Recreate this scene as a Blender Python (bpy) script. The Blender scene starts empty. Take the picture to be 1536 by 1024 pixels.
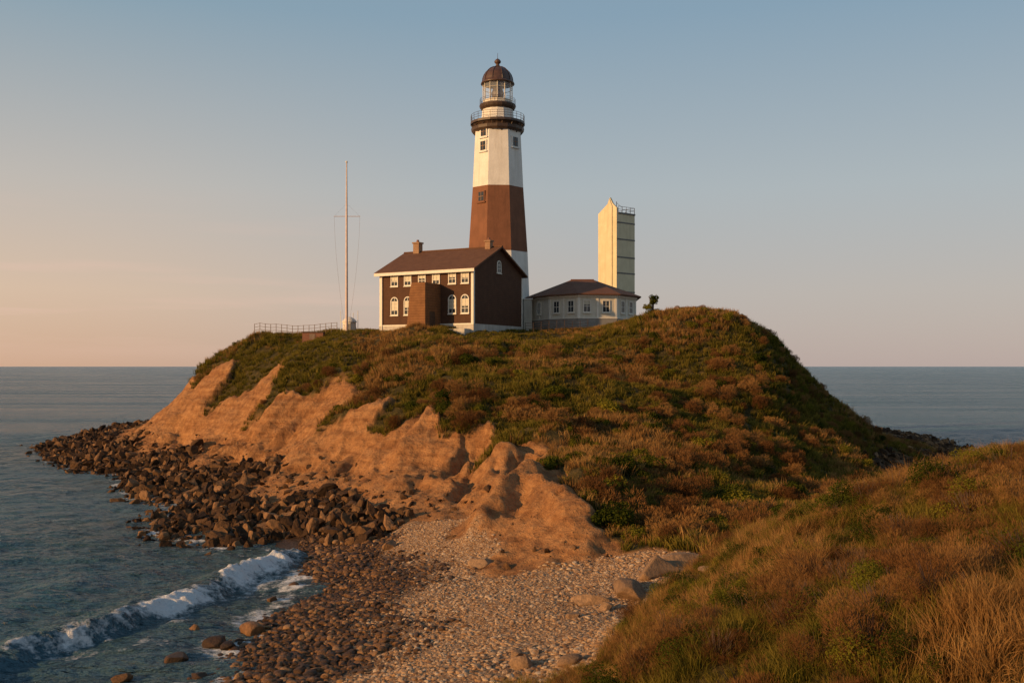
import bpy, math, random
import numpy as np
from mathutils import Vector, Matrix
random.seed(7); rng=np.random.default_rng(11)
sc=bpy.context.scene
F=1500.0; H=12.0; HY=549.0

# ------------------------------------------------------------------ noise
def _h(ix,iy,s):
    n=(ix*374761393+iy*668265263+s*144269504)&0xffffffff
    n=((n^(n>>13))*1274126177)&0xffffffff
    return ((n^(n>>16))&0xffff)/65535.0
def vn(x,y,s=0):
    x=np.asarray(x,float); y=np.asarray(y,float)
    ix=np.floor(x).astype(np.int64); iy=np.floor(y).astype(np.int64)
    fx=x-ix; fy=y-iy
    fx=fx*fx*(3-2*fx); fy=fy*fy*(3-2*fy)
    a=_h(ix,iy,s); b=_h(ix+1,iy,s); c=_h(ix,iy+1,s); d=_h(ix+1,iy+1,s)
    return (a*(1-fx)+b*fx)*(1-fy)+(c*(1-fx)+d*fx)*fy
def fbm(x,y,o=4,s=0,g=.5):
    t=0;a=1;n=0
    for i in range(o):
        t=t+a*vn(x*2**i+i*17.3,y*2**i-i*9.1,s+i); n+=a; a*=g
    return t/n
def ss(a,b,x):
    t=np.clip((x-a)/(b-a),0,1); return t*t*(3-2*t)

# ------------------------------------------------------------------ terrain survey points
C=[]
def P(px,py,d,l): C.append(((px-768)/F*d, d, H+(HY-py)*d/F, l))
def W(x,y,z,l): C.append((x,y,z,l))
# shoreline left (rocks)
for a in [(78,672,'r'),(112,700,'r'),(190,722,'r'),(240,748,'r'),(256,788,'r'),(330,812,'r'),(440,826,'b'),(462,860,'b'),(425,930,'b'),(350,1000,'b'),(290,1060,'b')]:
    P(a[0],a[1],H*F/(a[1]-HY),a[2])
W(-12,22,0,'b');W(-12,5,0,'b');W(-12,-12,0,'b')
# shoreline right/back
for a in [(1335,738),(1372,716),(1462,697),(1435,675),(1350,652)]:
    P(a[0],a[1],H*F/(a[1]-HY),'r')
for x,y in [(40,88),(52,80),(70,72),(90,66),(48,203),(0,214),(-42,194),(-60,176),(-69,160)]: W(x,y,0,'r')
P(1400,678,133,'r'); P(1370,690,122,'r')
# under water
for x,y in [(-85,150),(-66,118),(-54,98),(-44,84),(-38,70),(-32,60),(-26,55),(-24,45),(-24,30),(-24,10),(-24,-12),(-80,185),(-55,210),(0,230),(50,222),(82,190),(78,140),(70,112),(60,100),(75,92),(95,85)]: W(x,y,-2.2,'w')
for x,y in [(-100,150),(-80,100),(-60,60),(-50,20),(-50,-12),(-100,225),(100,225),(100,130),(-110,60),(110,180)]: W(x,y,-4,'w')
# rock band interior
for a in [(150,662,138),(240,690,112),(330,735,90),(420,770,76),(480,780,71),(330,705,96),(560,790,66)]: P(*a,'r')
P(90,664,150,'r'); W(-66,158,1.5,'r')
# bluff foot
for a in [(205,640,140),(350,686,98),(470,716,84),(590,750,72),(690,755,67),(735,778,60),(820,826,52.5),(878,832,51.5)]: P(*a,'s')
P(280,660,116,'s')
# bluff mid + top edge
for a in [(260,600,134),(350,625,113),(450,655,97),(560,680,84),(660,690,78),(735,700,71),(790,745,60.5),(850,790,54.5),(240,625,134),(300,590,125),(420,610,104),(540,628,91),(620,642,84.5),(700,650,79),(760,668,72.5),(705,725,69.5),(770,790,57),(640,720,74),(795,700,64),(838,735,58.6),(878,785,54.2),(380,585,113)]: P(*a,'s')
for a in [(310,552,136),(375,556,121),(440,583,106.5),(545,605,93),(605,617,88),(700,623,83),(765,640,77),(835,680,66.5),(880,718,60.5),(915,765,56),(935,800,54)]: P(*a,'v')
# plateau + face
for a in [(330,531,136),(360,514,132),(380,504,128),(450,498,126),(520,489,125),(570,490,120),(650,497,112),(710,498,112),(790,494,116),(880,487,120),(950,476,118),(1020,464,112),(1072,456,108),(1105,460,109),
 (1130,484,112),(1165,512,113),(1190,542,114),(1212,590,112),(1232,614,112),(1285,636,113),(1330,655,116),
 (450,540,113),(600,540,101),(600,580,94),(750,540,100),(750,590,89),(850,515,108),(860,570,92),(950,515,106),(960,556,101),(1000,600,88),(1080,520,104),(1100,600,92),(1150,560,100),(1200,625,97),(1250,662,93),(1150,680,80),
 (1000,680,72),(900,620,84),(900,680,70),(950,740,60),(1050,740,64),(960,800,54.5),(1100,786,58),(1165,748,72),(1300,700,93),(1290,735,82),(1050,805,51),(1130,785,56)]: P(*a,'v')
for x,y,z in [(-4,128,16.9),(-14,130,16.8),(8,128,17),(14,132,17),(20,126,17.5),(-28,135,16.2),(0,145,16.4),(15,145,16),(26,128,16),(31,130,10.5),(38,130,6.0),(38,150,4.5),(27,150,8.5),(0,165,13),(-20,155,13.5),(-38,152,9),(-48,158,4.5),(0,190,5),(30,180,4.5),(-30,180,5),(50,150,2.2),(-50,145,5),(55,170,2),(52,130,1.8)]: W(x,y,z,'v')
# beach
for a in [(700,1000,32),(800,900,43),(600,900,47),(700,830,55.5),(550,825,61),(600,1000,36),(500,1000,38.5),(520,900,50),(850,960,35.8),(950,872,44.9),(1000,852,45.5),(620,800,63),(880,860,48.5),(690,780,61),(870,1000,31),(960,925,36)]: P(*a,'b')
W(-5,25,1.2,'b');W(-5,10,1.3,'b');W(-2,20,2.0,'b');W(-7,0,1.5,'b');W(1,24,2.4,'b');W(0,16,2.4,'b');W(-2,10,2.2,'b')
# near hillside
for a in [(1536,705,35),(1420,742,34),(1300,782,34),(1210,790,35),(1160,822,34.5),(1080,860,32.5),(1000,915,30),(945,970,27.5),(930,1015,26),(1300,865,22),(1500,865,20),(1200,1015,16),(1500,1010,14),(1040,1035,19)]: P(*a,'v')
for x,y,z in [(4,8,5.4),(1,0,6),(8,5,7.6),(20,0,9),(30,20,9),(26,34,8.0),(40,28,8.4),(60,20,7.6),(90,10,6),(44,52,2.6),(30,50,2.8),(20,46,2.8),(13,42,2.6),(70,50,2.5),(95,40,2),(60,-12,8),(100,-12,6),(20,-12,9),(32,62,2.2),(25,62,2.6),(10,38,2.7),(20,70,2.8),(3.2,14,4.2)]: W(x,y,z,'v')
C_xy=np.array([(c[0],c[1]) for c in C]); C_z=np.array([c[2] for c in C]); C_l=np.array([c[3] for c in C])
n=len(C); CS=3.0
def ker(x,y,cx,cy): return np.sqrt((x-cx)**2+(y-cy)**2+CS*CS)
A=np.zeros((n+3,n+3))
A[:n,:n]=ker(C_xy[:,0][:,None],C_xy[:,1][:,None],C_xy[:,0][None],C_xy[:,1][None])-np.eye(n)*0.25
A[:n,n]=1;A[:n,n+1]=C_xy[:,0]/50;A[:n,n+2]=C_xy[:,1]/50
A[n:,:n]=A[:n,n:].T
sol=np.linalg.solve(A,np.concatenate([C_z,[0,0,0]]))
def base_h(x,y):
    z=sol[n]+sol[n+1]*x/50+sol[n+2]*y/50
    for i in range(n): z=z+sol[i]*ker(x,y,C_xy[i,0],C_xy[i,1])
    return z
def label_w(x,y):
    wx=x+2.0*(fbm(x/3,y/3,4,31)-.5)*2; wy=y+2.0*(fbm(x/3,y/3,4,57)-.5)*2
    W_={k:np.zeros_like(x) for k in 'vsrbw'}
    for i in range(n):
        w=1/((wx-C_xy[i,0])**2+(wy-C_xy[i,1])**2+.6)**2.5
        W_[C_l[i]]+=w
    t=sum(W_.values())
    return {k:W_[k]/t for k in W_}
def axis(segs):
    out=[]
    for a,b,s in segs:
        m=max(1,int(round((b-a)/s))); out+=list(np.linspace(a,b,m,endpoint=False))
    out.append(segs[-1][1]); return np.array(out)
gx=axis([(-100,-48,.55),(-48,26,.2),(26,105,.55)]); gy=axis([(-12,44,.4),(44,112,.22),(112,228,.55)])
X,Y=np.meshgrid(gx,gy)
L=label_w(X,Y); Z=base_h(X,Y)
lt=L['v']+L['s']+L['r']+L['b']+1e-6
veg=ss(.35,.65,L['v']/lt); sand=ss(.3,.6,L['s']/lt); rockw=L['r']/(1-L['w']+1e-6); beach=ss(.3,.6,L['b']/(1-L['w']+1e-6))
flat=np.exp(-(((X+2)/24)**2+((Y-129)/13)**2)**2)
th=np.arctan2(X-2,135-Y); R=np.hypot(X-2,Y-135)
u=th*62; wv=9.0*(fbm(u/9,R/7,3,5)-.5)
g1=1-np.abs(2*fbm((u+wv)/6.0,R/10+3,3,8)-1)*2.0
g2=1-np.abs(2*fbm((u+wv*.6)/1.7,R/5,3,19)-1)*2.0
steep=ss(1.6,4,Z)
am=ss(.3,.7,fbm(X/7,Y/7,2,23))
Z=Z-sand*steep*((.4+1.0*am)*np.clip(g1,-.5,1)-.4)-sand*steep*.5*np.clip(g2,-.5,1)*(.3+.9*am)
Z+=sand*steep*1.2*(fbm(X/3.4,Y/3.4,3,83)-.5)
# rough clods
Z+=sand*.75*(fbm(X/.9,Y/.9,4,77,.65)-.5)+sand*steep*.10*np.sin(Z*3.1+5*fbm(X/5,Y/5,3,85))
# fallen sand slab and gully
def ridge(ax,ay,bx,by,hh,wd,ws):
    dx,dy=bx-ax,by-ay; l=math.hypot(dx,dy); t=np.clip(((X-ax)*dx+(Y-ay)*dy)/l/l,0,1)
    ex,ey=X-ax-t*dx,Y-ay-t*dy; s_=np.sign(ex*dy-ey*dx); dd=np.hypot(ex,ey)+.35*(fbm(X/.8,Y/.8,3,87)-.5)
    return hh*np.exp(-(dd/np.where(s_>0,wd,ws))**2)*(1-.35*t)
slab=np.maximum(ridge(.8,64,-2.0,58.6,1.9,.7,1.4),ridge(1.2,62.5,4.2,52.6,1.2,1.5,1.0))
Z+=slab
Z-=ridge(-3.2,79,-2.6,63.5,1.5,1.5,1.2)*ss(1.5,3.5,Z)+ridge(1.0,72,.3,59,1.1,.8,1.0)*ss(1.5,3.5,Z)
Z+=veg*ss(2,5,Z)*(1-flat)*(2.9*(fbm(X/9,Y/9,3,3)-.5)+1.4*(fbm(X/2.6,Y/2.6,3,4)-.5))
Z+=rockw*.8*(fbm(X/1.6,Y/1.6,3,41)-.5)
Z+=beach*.28*(fbm(X/2.2,Y/2.2,3,47)-.5)
Z-=veg*ss(4,8,Z)*.5*(Y>45)
Z-=.8*np.exp(-((X-22)/8)**2-((Y-109)/8)**2)
Z=np.clip(Z,-4,30)
veg=veg*(1-ss(.5,1.0,slab)*.9)
def samp(Gd,x,y):
    x=np.clip(x,gx[0]+1e-3,gx[-1]-1e-3); y=np.clip(y,gy[0]+1e-3,gy[-1]-1e-3)
    i=np.searchsorted(gx,x)-1; j=np.searchsorted(gy,y)-1
    i=np.clip(i,0,len(gx)-2); j=np.clip(j,0,len(gy)-2)
    a=(x-gx[i])/(gx[i+1]-gx[i]); b=(y-gy[j])/(gy[j+1]-gy[j])
    return (Gd[j,i]*(1-a)+Gd[j,i+1]*a)*(1-b)+(Gd[j+1,i]*(1-a)+Gd[j+1,i+1]*a)*b
def gz(x,y): return float(samp(Z,np.array([float(x)]),np.array([float(y)]))[0])
def ground_on(bx,drop):   # first ground point along a bearing with a given fall below the horizon
    d=np.arange(10,180,.1); x=(bx-768)/F*d; r=H+(HY-drop)*d/F
    z=np.maximum(samp(Z,x,d),0); k=np.argmax(z>=r)
    return x[k],d[k],z[k]

# ------------------------------------------------------------------ node helpers
def mat(name):
    m=bpy.data.materials.new(name); m.use_nodes=True; nt=m.node_tree
    b=nt.nodes['Principled BSDF']; return m,nt,b
def nd(nt,t,**k):
    q=nt.nodes.new(t)
    for a,v in k.items(): setattr(q,a,v)
    return q
def noise(nt,scale,det=5,vec=None,rough=.55):
    q=nd(nt,'ShaderNodeTexNoise'); q.inputs['Scale'].default_value=scale; q.inputs['Detail'].default_value=det; q.inputs['Roughness'].default_value=rough
    if vec is not None: nt.links.new(vec,q.inputs['Vector'])
    return q.outputs['Fac']
def ramp(nt,fac,stops):
    q=nd(nt,'ShaderNodeValToRGB'); cr=q.color_ramp
    while len(cr.elements)<len(stops): cr.elements.new(.5)
    for e,(p,c) in zip(cr.elements,stops):
        e.position=p; e.color=(*c,1) if len(c)==3 else c
    nt.links.new(fac,q.inputs['Fac']); return q.outputs['Color']
def mix(nt,f,a,b,mode='MIX'):
    q=nd(nt,'ShaderNodeMix',data_type='RGBA',blend_type=mode)
    for s,v in ((0,f),(6,a),(7,b)):
        if isinstance(v,(int,float)): q.inputs[s].default_value=v
        elif isinstance(v,tuple): q.inputs[s].default_value=(*v,1)
        else: nt.links.new(v,q.inputs[s])
    return q.outputs[2]
def mth(nt,op,a,b=0.0,c=None,clamp=False):
    q=nd(nt,'ShaderNodeMath',operation=op,use_clamp=clamp)
    for s,v in enumerate((a,b) if c is None else (a,b,c)):
        if isinstance(v,(int,float)): q.inputs[s].default_value=v
        else: nt.links.new(v,q.inputs[s])
    return q.outputs[0]
def bump(nt,h,st,dist,b=None,nrm=None):
    q=nd(nt,'ShaderNodeBump'); q.inputs['Strength'].default_value=st; q.inputs['Distance'].default_value=dist
    nt.links.new(h,q.inputs['Height'])
    if nrm is not None: nt.links.new(nrm,q.inputs['Normal'])
    if b is not None: nt.links.new(q.outputs[0],b.inputs['Normal'])
    return q.outputs[0]
def mapv(nt,vec,s):
    q=nd(nt,'ShaderNodeMapping'); q.inputs['Scale'].default_value=s; nt.links.new(vec,q.inputs['Vector']); return q.outputs[0]
def objco(nt): return nd(nt,'ShaderNodeTexCoord').outputs['Object']
def attr(nt,nm,out='Fac'): return nd(nt,'ShaderNodeAttribute',attribute_name=nm).outputs[out]

def simple(name,c1,c2,scale=3,rough=.7,bs=.3,bd=.03,streak=None,metal=0):
    m,nt,b=mat(name); co=objco(nt)
    v=mapv(nt,co,streak) if streak else co
    nf=noise(nt,scale,6,v); nt.links.new(ramp(nt,nf,[(.3,c1),(.7,c2)]),b.inputs['Base Color'])
    b.inputs['Roughness'].default_value=rough; b.inputs['Metallic'].default_value=metal
    if bs: bump(nt,noise(nt,scale*6,4,co),bs,bd,b)
    return m

# terrain material
def terrain_mat():
    m,nt,b=mat('coastal_ground'); co=objco(nt)
    nm_=noise(nt,1.6,8,co,.65); nf=noise(nt,9,6,co,.6)
    strat=noise(nt,1.0,5,mapv(nt,co,(.15,.15,2.2)))
    sandc=ramp(nt,nm_,[(.3,(.13,.052,.018)),(.48,(.35,.155,.055)),(.7,(.52,.27,.11))])
    sandc=mix(nt,.4,sandc,ramp(nt,strat,[(.35,(.19,.076,.026)),(.6,(.52,.27,.11))]))
    sandc=mix(nt,ramp(nt,noise(nt,.45,6,co,.7),[(.5,(0,0,0)),(.7,(.6,.6,.6))]),sandc,(.17,.072,.027))
    vegc=ramp(nt,nm_,[(.3,(.03,.024,.007)),(.55,(.075,.056,.016)),(.75,(.15,.095,.032))])
    vor=nd(nt,'ShaderNodeTexVoronoi'); vor.inputs['Scale'].default_value=9; nt.links.new(co,vor.inputs['Vector'])
    wn=nd(nt,'ShaderNodeSeparateColor'); nt.links.new(vor.outputs['Color'],wn.inputs[0])
    beachc=ramp(nt,wn.outputs[0],[(0,(.26,.14,.068)),(.4,(.45,.275,.15)),(.75,(.55,.355,.205)),(1,(.62,.47,.33))])
    beachc=mix(nt,ramp(nt,vor.outputs['Distance'],[(.3,(0,0,0)),(.75,(.6,.6,.6))]),beachc,(.22,.12,.058))
    rockc=ramp(nt,nm_,[(.3,(.03,.016,.007)),(.7,(.15,.078,.035))])
    c=mix(nt,attr(nt,'beach'),sandc,beachc)
    c=mix(nt,attr(nt,'rock'),c,rockc)
    c=mix(nt,attr(nt,'veg'),c,vegc)
    c=mix(nt,attr(nt,'wet'),c,(.065,.035,.015))
    nt.links.new(c,b.inputs['Base Color'])
    nt.links.new(ramp(nt,attr(nt,'wet'),[(0,(.92,)*3),(1,(.45,)*3)]),b.inputs['Roughness'])
    b.inputs['Specular IOR Level'].default_value=.2
    n1=bump(nt,nm_,.9,.6); n2=bump(nt,nf,.7,.12,None,n1)
    bump(nt,mth(nt,'MULTIPLY',vor.outputs['Distance'],attr(nt,'beach')),.6,.05,b,n2)
    return m
def grid_mesh(name,xs,ys,Zg,m,attrs):
    nx,ny=len(xs),len(ys); XX,YY=np.meshgrid(xs,ys)
    co=np.stack([XX,YY,Zg],-1).reshape(-1,3).astype(np.float32)
    me=bpy.data.meshes.new(name); me.vertices.add(nx*ny); me.vertices.foreach_set('co',co.ravel())
    i=np.arange(ny-1)[:,None]*nx+np.arange(nx-1)[None]
    q=np.stack([i,i+1,i+1+nx,i+nx],-1).reshape(-1,4).astype(np.int32); nq=len(q)
    me.loops.add(nq*4); me.loops.foreach_set('vertex_index',q.ravel())
    me.polygons.add(nq); me.polygons.foreach_set('loop_start',np.arange(nq,dtype=np.int32)*4)
    me.update(calc_edges=True); me.polygons.foreach_set('use_smooth',np.ones(nq,bool))
    for k,v in attrs.items():
        a=me.attributes.new(k,'FLOAT','POINT'); a.data.foreach_set('value',v.astype(np.float32).ravel())
    me.materials.append(m); me.validate()
    o=bpy.data.objects.new(name,me); sc.collection.objects.link(o); return o
wetn=fbm(X/3,Y/3,4,91)
wet=np.clip(ss(1.25,.35,Z+1.6*(wetn-.5))*(beach+rockw),0,1)
rockm=ss(.35,.65,rockw)
grid_mesh('terrain',gx,gy,Z,terrain_mat(),dict(veg=veg*ss(.4,.9,Z),beach=beach,rock=rockm,wet=wet))

# ------------------------------------------------------------------ sea
def geo(a,s,end):
    o=[];v=a;st=s
    while v<end: st*=1.09; v+=st; o.append(v)
    return o
sx=np.array(sorted([-v for v in geo(110,.9,15000)])+list(axis([(-110,-36,.6),(-36,-9,.13),(-9,20,.6),(20,30,.6),(30,110,.6)]))+geo(110,.9,15000))
sy=np.array(list(axis([(-60,25,2.5),(25,72,.13),(72,170,.5)]))+geo(170,.6,30000))
SX,SY=np.meshgrid(sx,sy)
TZ=samp(Z,SX,SY); TZ=np.where((np.abs(SX)>99)|(SY>226),-4,TZ)
dist=np.hypot(SX,SY)
amp=np.exp(-dist/300)
wp=4*fbm(SX/25,SY/25,3,61)
SZ=amp*(.10*np.sin(SX*.55+SY*.32+wp)+.05*np.sin(SX*1.1-SY*.4+wp*2)+.5*(fbm(SX/3.0,SY/1.6,4,63,.55)-.5)+.18*(fbm(SX/.9,SY/.5,3,66)-.5))
crest=[(-13.6,66.5),(-14.2,63.5),(-15.6,56.5),(-16.6,51),(-18.2,46.2),(-20.3,41.5),(-22.5,36),(-24,28),(-25,10)]
def linedist(pts):
    best=np.full(SX.shape,1e9); sg=np.zeros(SX.shape); par=np.zeros(SX.shape); acc=0
    for (ax,ay),(bx,by) in zip(pts[:-1],pts[1:]):
        dx,dy=bx-ax,by-ay; l=math.hypot(dx,dy); t=np.clip(((SX-ax)*dx+(SY-ay)*dy)/l/l,0,1)
        ex,ey=SX-ax-t*dx,SY-ay-t*dy; dd=np.hypot(ex,ey); s=np.sign(-ex*dy*1+ey*dx)  # + = shore side
        u_=dd<best; best=np.where(u_,dd,best); sg=np.where(u_,s,sg); par=np.where(u_,acc+t*l,par); acc+=l
    return best*sg,par
sd,par=linedist(crest)
sd=sd+1.4*(fbm(SX/3,SY/3,3,71)-.5)+.8*(fbm(SX/.8,SY/.8,3,76)-.5)
env=ss(0,6,par)*(.6+.8*fbm(SX/4,SY/4,2,79))
hcr=.66*env*np.where(sd>0,np.exp(-(sd/.7)**2),np.exp(-(sd/1.7)**2))
foamn=fbm(SX/.7,SY/.7,5,72,.62)
brk=ss(0,3,par)*np.clip(ss(.25,.55,fbm(SX/3.3,SY/3.3,2,74))*(1-.5*ss(20,29,par))+.6-.6*ss(20,29,par),0.12,1)
foam=brk*ss(-.5,.1,sd)*ss(2.4,.3,sd)*(.60+.6*foamn)
foam=np.maximum(foam,brk*.56*ss(0,.4,sd)*ss(8,1,sd)*ss(.3,.62,fbm(SX/1.4,SY/1.4,3,78)))
sd2,par2=linedist([(x-9+.05*(66-y),y-3) for x,y in crest]); hcr2=.22*np.exp(-(sd2/1.8)**2)
SZ=SZ+hcr+hcr2*ss(2,12,par2)+.75*np.clip(foam,0,1)*(foamn-.4)*ss(.2,.8,foam)
shore=ss(-.75,-.1,TZ)*ss(.6,.1,TZ)*np.where(SY>60,.62,.72)
foam=np.maximum(foam,shore*ss(.3,.6,fbm(SX/2.5,SY/2.5,3,73)))
turb=np.clip(ss(-2.6,-.4,TZ),0,1)*.6
def sea_mat():
    m,nt,b=mat('sea_water'); co=objco(nt)
    warp=mapv(nt,co,(.7,1.6,1))
    n1=noise(nt,.55,6,warp,.6); n2=noise(nt,2.6,5,warp,.6); n3=noise(nt,.12,6,warp,.65)
    big=noise(nt,.012,4,mapv(nt,co,(.5,3.5,1)))
    base=mix(nt,attr(nt,'turb'),(.028,.100,.145),(.070,.088,.072))
    base=mix(nt,ramp(nt,big,[(.42,(0,0,0)),(.62,(.7,.7,.7))]),base,(.075,.155,.19))
    nt.links.new(base,b.inputs['Base Color'])
    nt.links.new(ramp(nt,big,[(.35,(.14,)*3),(.65,(.30,)*3)]),b.inputs['Roughness'])
    b.inputs['IOR'].default_value=1.33; b.inputs['Specular IOR Level'].default_value=.28
    k=bump(nt,n3,1,5.0); k=bump(nt,n1,1,1.4,None,k); bump(nt,n2,.9,.26,b,k)
    fo=nd(nt,'ShaderNodeBsdfPrincipled'); fo.inputs['Base Color'].default_value=(.84,.82,.79,1); fo.inputs['Roughness'].default_value=.8
    bump(nt,noise(nt,5,6,co,.7),1,.25,fo)
    fn=noise(nt,1.9,9,co,.78)
    fm=mth(nt,'ADD',attr(nt,'foam'),mth(nt,'MULTIPLY',mth(nt,'SUBTRACT',fn,.5),2.0))
    fac=ramp(nt,fm,[(.40,(0,0,0)),(.78,(1,1,1))])
    ms=nd(nt,'ShaderNodeMixShader'); nt.links.new(fac,ms.inputs[0]); nt.links.new(b.outputs[0],ms.inputs[1]); nt.links.new(fo.outputs[0],ms.inputs[2])
    nt.links.new(ms.outputs[0],nt.nodes['Material Output'].inputs['Surface']); return m
grid_mesh('sea',sx,sy,SZ,sea_mat(),dict(foam=foam,turb=turb))

# ------------------------------------------------------------------ accumulate mesh
I4=Matrix.Identity(4)
class Acc:
    def __init__(s): s.v=[];s.f=[];s.m=[];s.mats=[];s.sm=[]
    def mi(s,m):
        if m not in s.mats: s.mats.append(m)
        return s.mats.index(m)
    def add(s,vs,fs,m,M=I4,smooth=False):
        o=len(s.v); s.v+=[tuple(M@Vector(v)) for v in vs]
        k=s.mi(m)
        for f in fs: s.f.append([o+i for i in f]); s.m.append(k); s.sm.append(smooth)
    def box(s,x0,x1,y0,y1,z0,z1,m,M=I4):
        s.add([(x0,y0,z0),(x1,y0,z0),(x1,y1,z0),(x0,y1,z0),(x0,y0,z1),(x1,y0,z1),(x1,y1,z1),(x0,y1,z1)],
              [(3,2,1,0),(4,5,6,7),(0,1,5,4),(1,2,6,5),(2,3,7,6),(3,0,4,7)],m,M)
    def ext(s,poly,n0,n1,m,M=I4):   # polygon in local xz, extruded along local y
        k=len(poly)
        s.add([(p[0],n0,p[1]) for p in poly]+[(p[0],n1,p[1]) for p in poly],
              [tuple(range(k)),tuple(range(2*k-1,k-1,-1))]+[(i,i+k,(i+1)%k+k,(i+1)%k) for i in range(k)],m,M)
    def lathe(s,prof,nn,m,M=I4,rot=0,smooth=False,caps=True):
        vs=[];fs=[]
        for z,r in prof:
            for i in range(nn):
                a=rot+2*math.pi*i/nn; vs.append((r*math.cos(a),r*math.sin(a),z))
        for j in range(len(prof)-1):
            for i in range(nn):
                a=j*nn+i;b=j*nn+(i+1)%nn; fs.append((a,b,b+nn,a+nn))
        if caps: fs.append(tuple(range(nn-1,-1,-1))); fs.append(tuple(range((len(prof)-1)*nn,len(prof)*nn)))
        s.add(vs,fs,m,M,smooth)
    def rod(s,a,b,r,m,nn=6,M=I4,r2=None):
        a=Vector(a);b=Vector(b);d=b-a; q=d.to_track_quat('Z','Y').to_matrix().to_4x4()
        s.lathe([(0,r),(d.length,r if r2 is None else r2)],nn,m,M@Matrix.Translation(a)@q)
    def build(s,name,parent=None):
        me=bpy.data.meshes.new(name); me.from_pydata(s.v,[],s.f)
        for m in s.mats: me.materials.append(m)
        me.polygons.foreach_set('material_index',s.m); me.polygons.foreach_set('use_smooth',s.sm); me.update()
        o=bpy.data.objects.new(name,me); sc.collection.objects.link(o)
        if parent: o.parent=parent
        return o
def empty(name,loc,rz=0):
    e=bpy.data.objects.new(name,None); e.location=loc; e.rotation_euler=(0,0,rz); e.empty_display_size=.5; sc.collection.objects.link(e); return e
def wallM(o,u):   # local x = along wall, local y = outward normal *-1 (inwards), z up.
    u=Vector((u[0],u[1],0)).normalized(); nrm=Vector((-u[1],u[0],0))
    return Matrix(((u.x,nrm.x,0,o[0]),(u.y,nrm.y,0,o[1]),(0,0,1,o[2]),(0,0,0,1)))

# materials for structures
def siding(name,c1,c2,rowh=.25,st=.5):
    m,nt,b=mat(name); co=objco(nt); nf=noise(nt,1.3,7,co,.65); nfin=noise(nt,9,4,mapv(nt,co,(1,1,4)))
    c=ramp(nt,mth(nt,'ADD',mth(nt,'MULTIPLY',nf,.5),mth(nt,'MULTIPLY',nfin,.5)),[(.35,c1),(.65,c2)])
    sp=nd(nt,'ShaderNodeSeparateXYZ'); nt.links.new(co,sp.inputs[0])
    fr=mth(nt,'FRACT',mth(nt,'DIVIDE',sp.outputs[2],rowh))
    c=mix(nt,mth(nt,'MULTIPLY',mth(nt,'LESS_THAN',fr,.14),.5),c,tuple(v*.45 for v in c1))
    nt.links.new(c,b.inputs['Base Color']); b.inputs['Roughness'].default_value=.8; b.inputs['Specular IOR Level'].default_value=.25
    bump(nt,mth(nt,'ADD',fr,nfin),st,.03,b); return m
def masonry(name,c1,c2,stain):
    m,nt,b=mat(name); co=objco(nt)
    a=noise(nt,.7,7,co,.65); s=noise(nt,1.4,5,mapv(nt,co,(1.3,1.3,.12)),.6)
    c=ramp(nt,a,[(.3,c1),(.7,c2)]); c=mix(nt,ramp(nt,s,[(.5,(0,0,0)),(.75,(.55,)*3)]),c,stain)
    nt.links.new(c,b.inputs['Base Color']); b.inputs['Roughness'].default_value=.75; b.inputs['Specular IOR Level'].default_value=.3
    bump(nt,noise(nt,4,6,co,.7),.35,.06,b); return m
m_tw=masonry('white_painted_stone',(.64,.61,.55),(.76,.73,.66),(.50,.44,.36))
m_tb=masonry('brown_painted_stone',(.16,.066,.032),(.215,.090,.045),(.095,.042,.021))
m_iron=simple('dark_brown_iron',(.045,.026,.014),(.085,.05,.03),4,.5)
m_dome=simple('dome_copper_brown',(.055,.028,.016),(.10,.05,.027),3,.4)
m_cream=simple('cream_metal_paint',(.55,.50,.40),(.68,.62,.50),3,.5)
m_trim=simple('white_trim_paint',(.62,.58,.49),(.74,.69,.59),3,.6,.1)
m_house=siding('brown_shingle_wall',(.065,.030,.016),(.115,.054,.028),.22)
m_brick=siding('brown_brick_porch',(.15,.066,.027),(.28,.13,.052),.3,.8)
m_roof=siding('brown_roof_shingle',(.095,.044,.023),(.165,.08,.043),.16)
m_found=masonry('whitewashed_foundation',(.38,.35,.30),(.55,.51,.44),(.25,.21,.17))
m_chim=siding('brick_chimney',(.22,.12,.07),(.38,.24,.14),.2)
m_conc=masonry('pale_concrete',(.58,.50,.32),(.70,.61,.41),(.44,.36,.22))
m_concd=simple('concrete_groove',(.12,.11,.10),(.18,.17,.15),3)
m_low=masonry('pale_stucco',(.52,.48,.39),(.64,.59,.48),(.36,.31,.24))
m_grey=masonry('grey_stone_base',(.20,.19,.17),(.30,.28,.25),(.15,.13,.11))
m_lowroof=siding('red_brown_roof',(.12,.050,.026),(.20,.088,.046),.16)
m_blind=simple('window_blind',(.42,.38,.28),(.55,.50,.38),1.5,.5,0)
def glassm():
    m,nt,b=mat('window_glass'); b.inputs['Base Color'].default_value=(.03,.035,.04,1); b.inputs['Roughness'].default_value=.06; return m
m_glass=glassm()
def lantern_glass():
    m,nt,b=mat('lantern_glass'); b.inputs['Base Color'].default_value=(.9,.95,1,1); b.inputs['Roughness'].default_value=.02
    t=nd(nt,'ShaderNodeBsdfTransparent'); ms=nd(nt,'ShaderNodeMixShader'); ms.inputs[0].default_value=.16
    nt.links.new(t.outputs[0],ms.inputs[1]); nt.links.new(b.outputs[0],ms.inputs[2]); nt.links.new(ms.outputs[0],nt.nodes['Material Output'].inputs['Surface']); return m
m_lg=lantern_glass()
m_wood=simple('weathered_wood',(.14,.09,.055),(.26,.18,.12),5)
m_pole=simple('pole_paint',(.50,.36,.30),(.62,.50,.44),2,.5)
m_rust=simple('rust_brown_paint',(.16,.06,.035),(.24,.10,.05),4)

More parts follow.
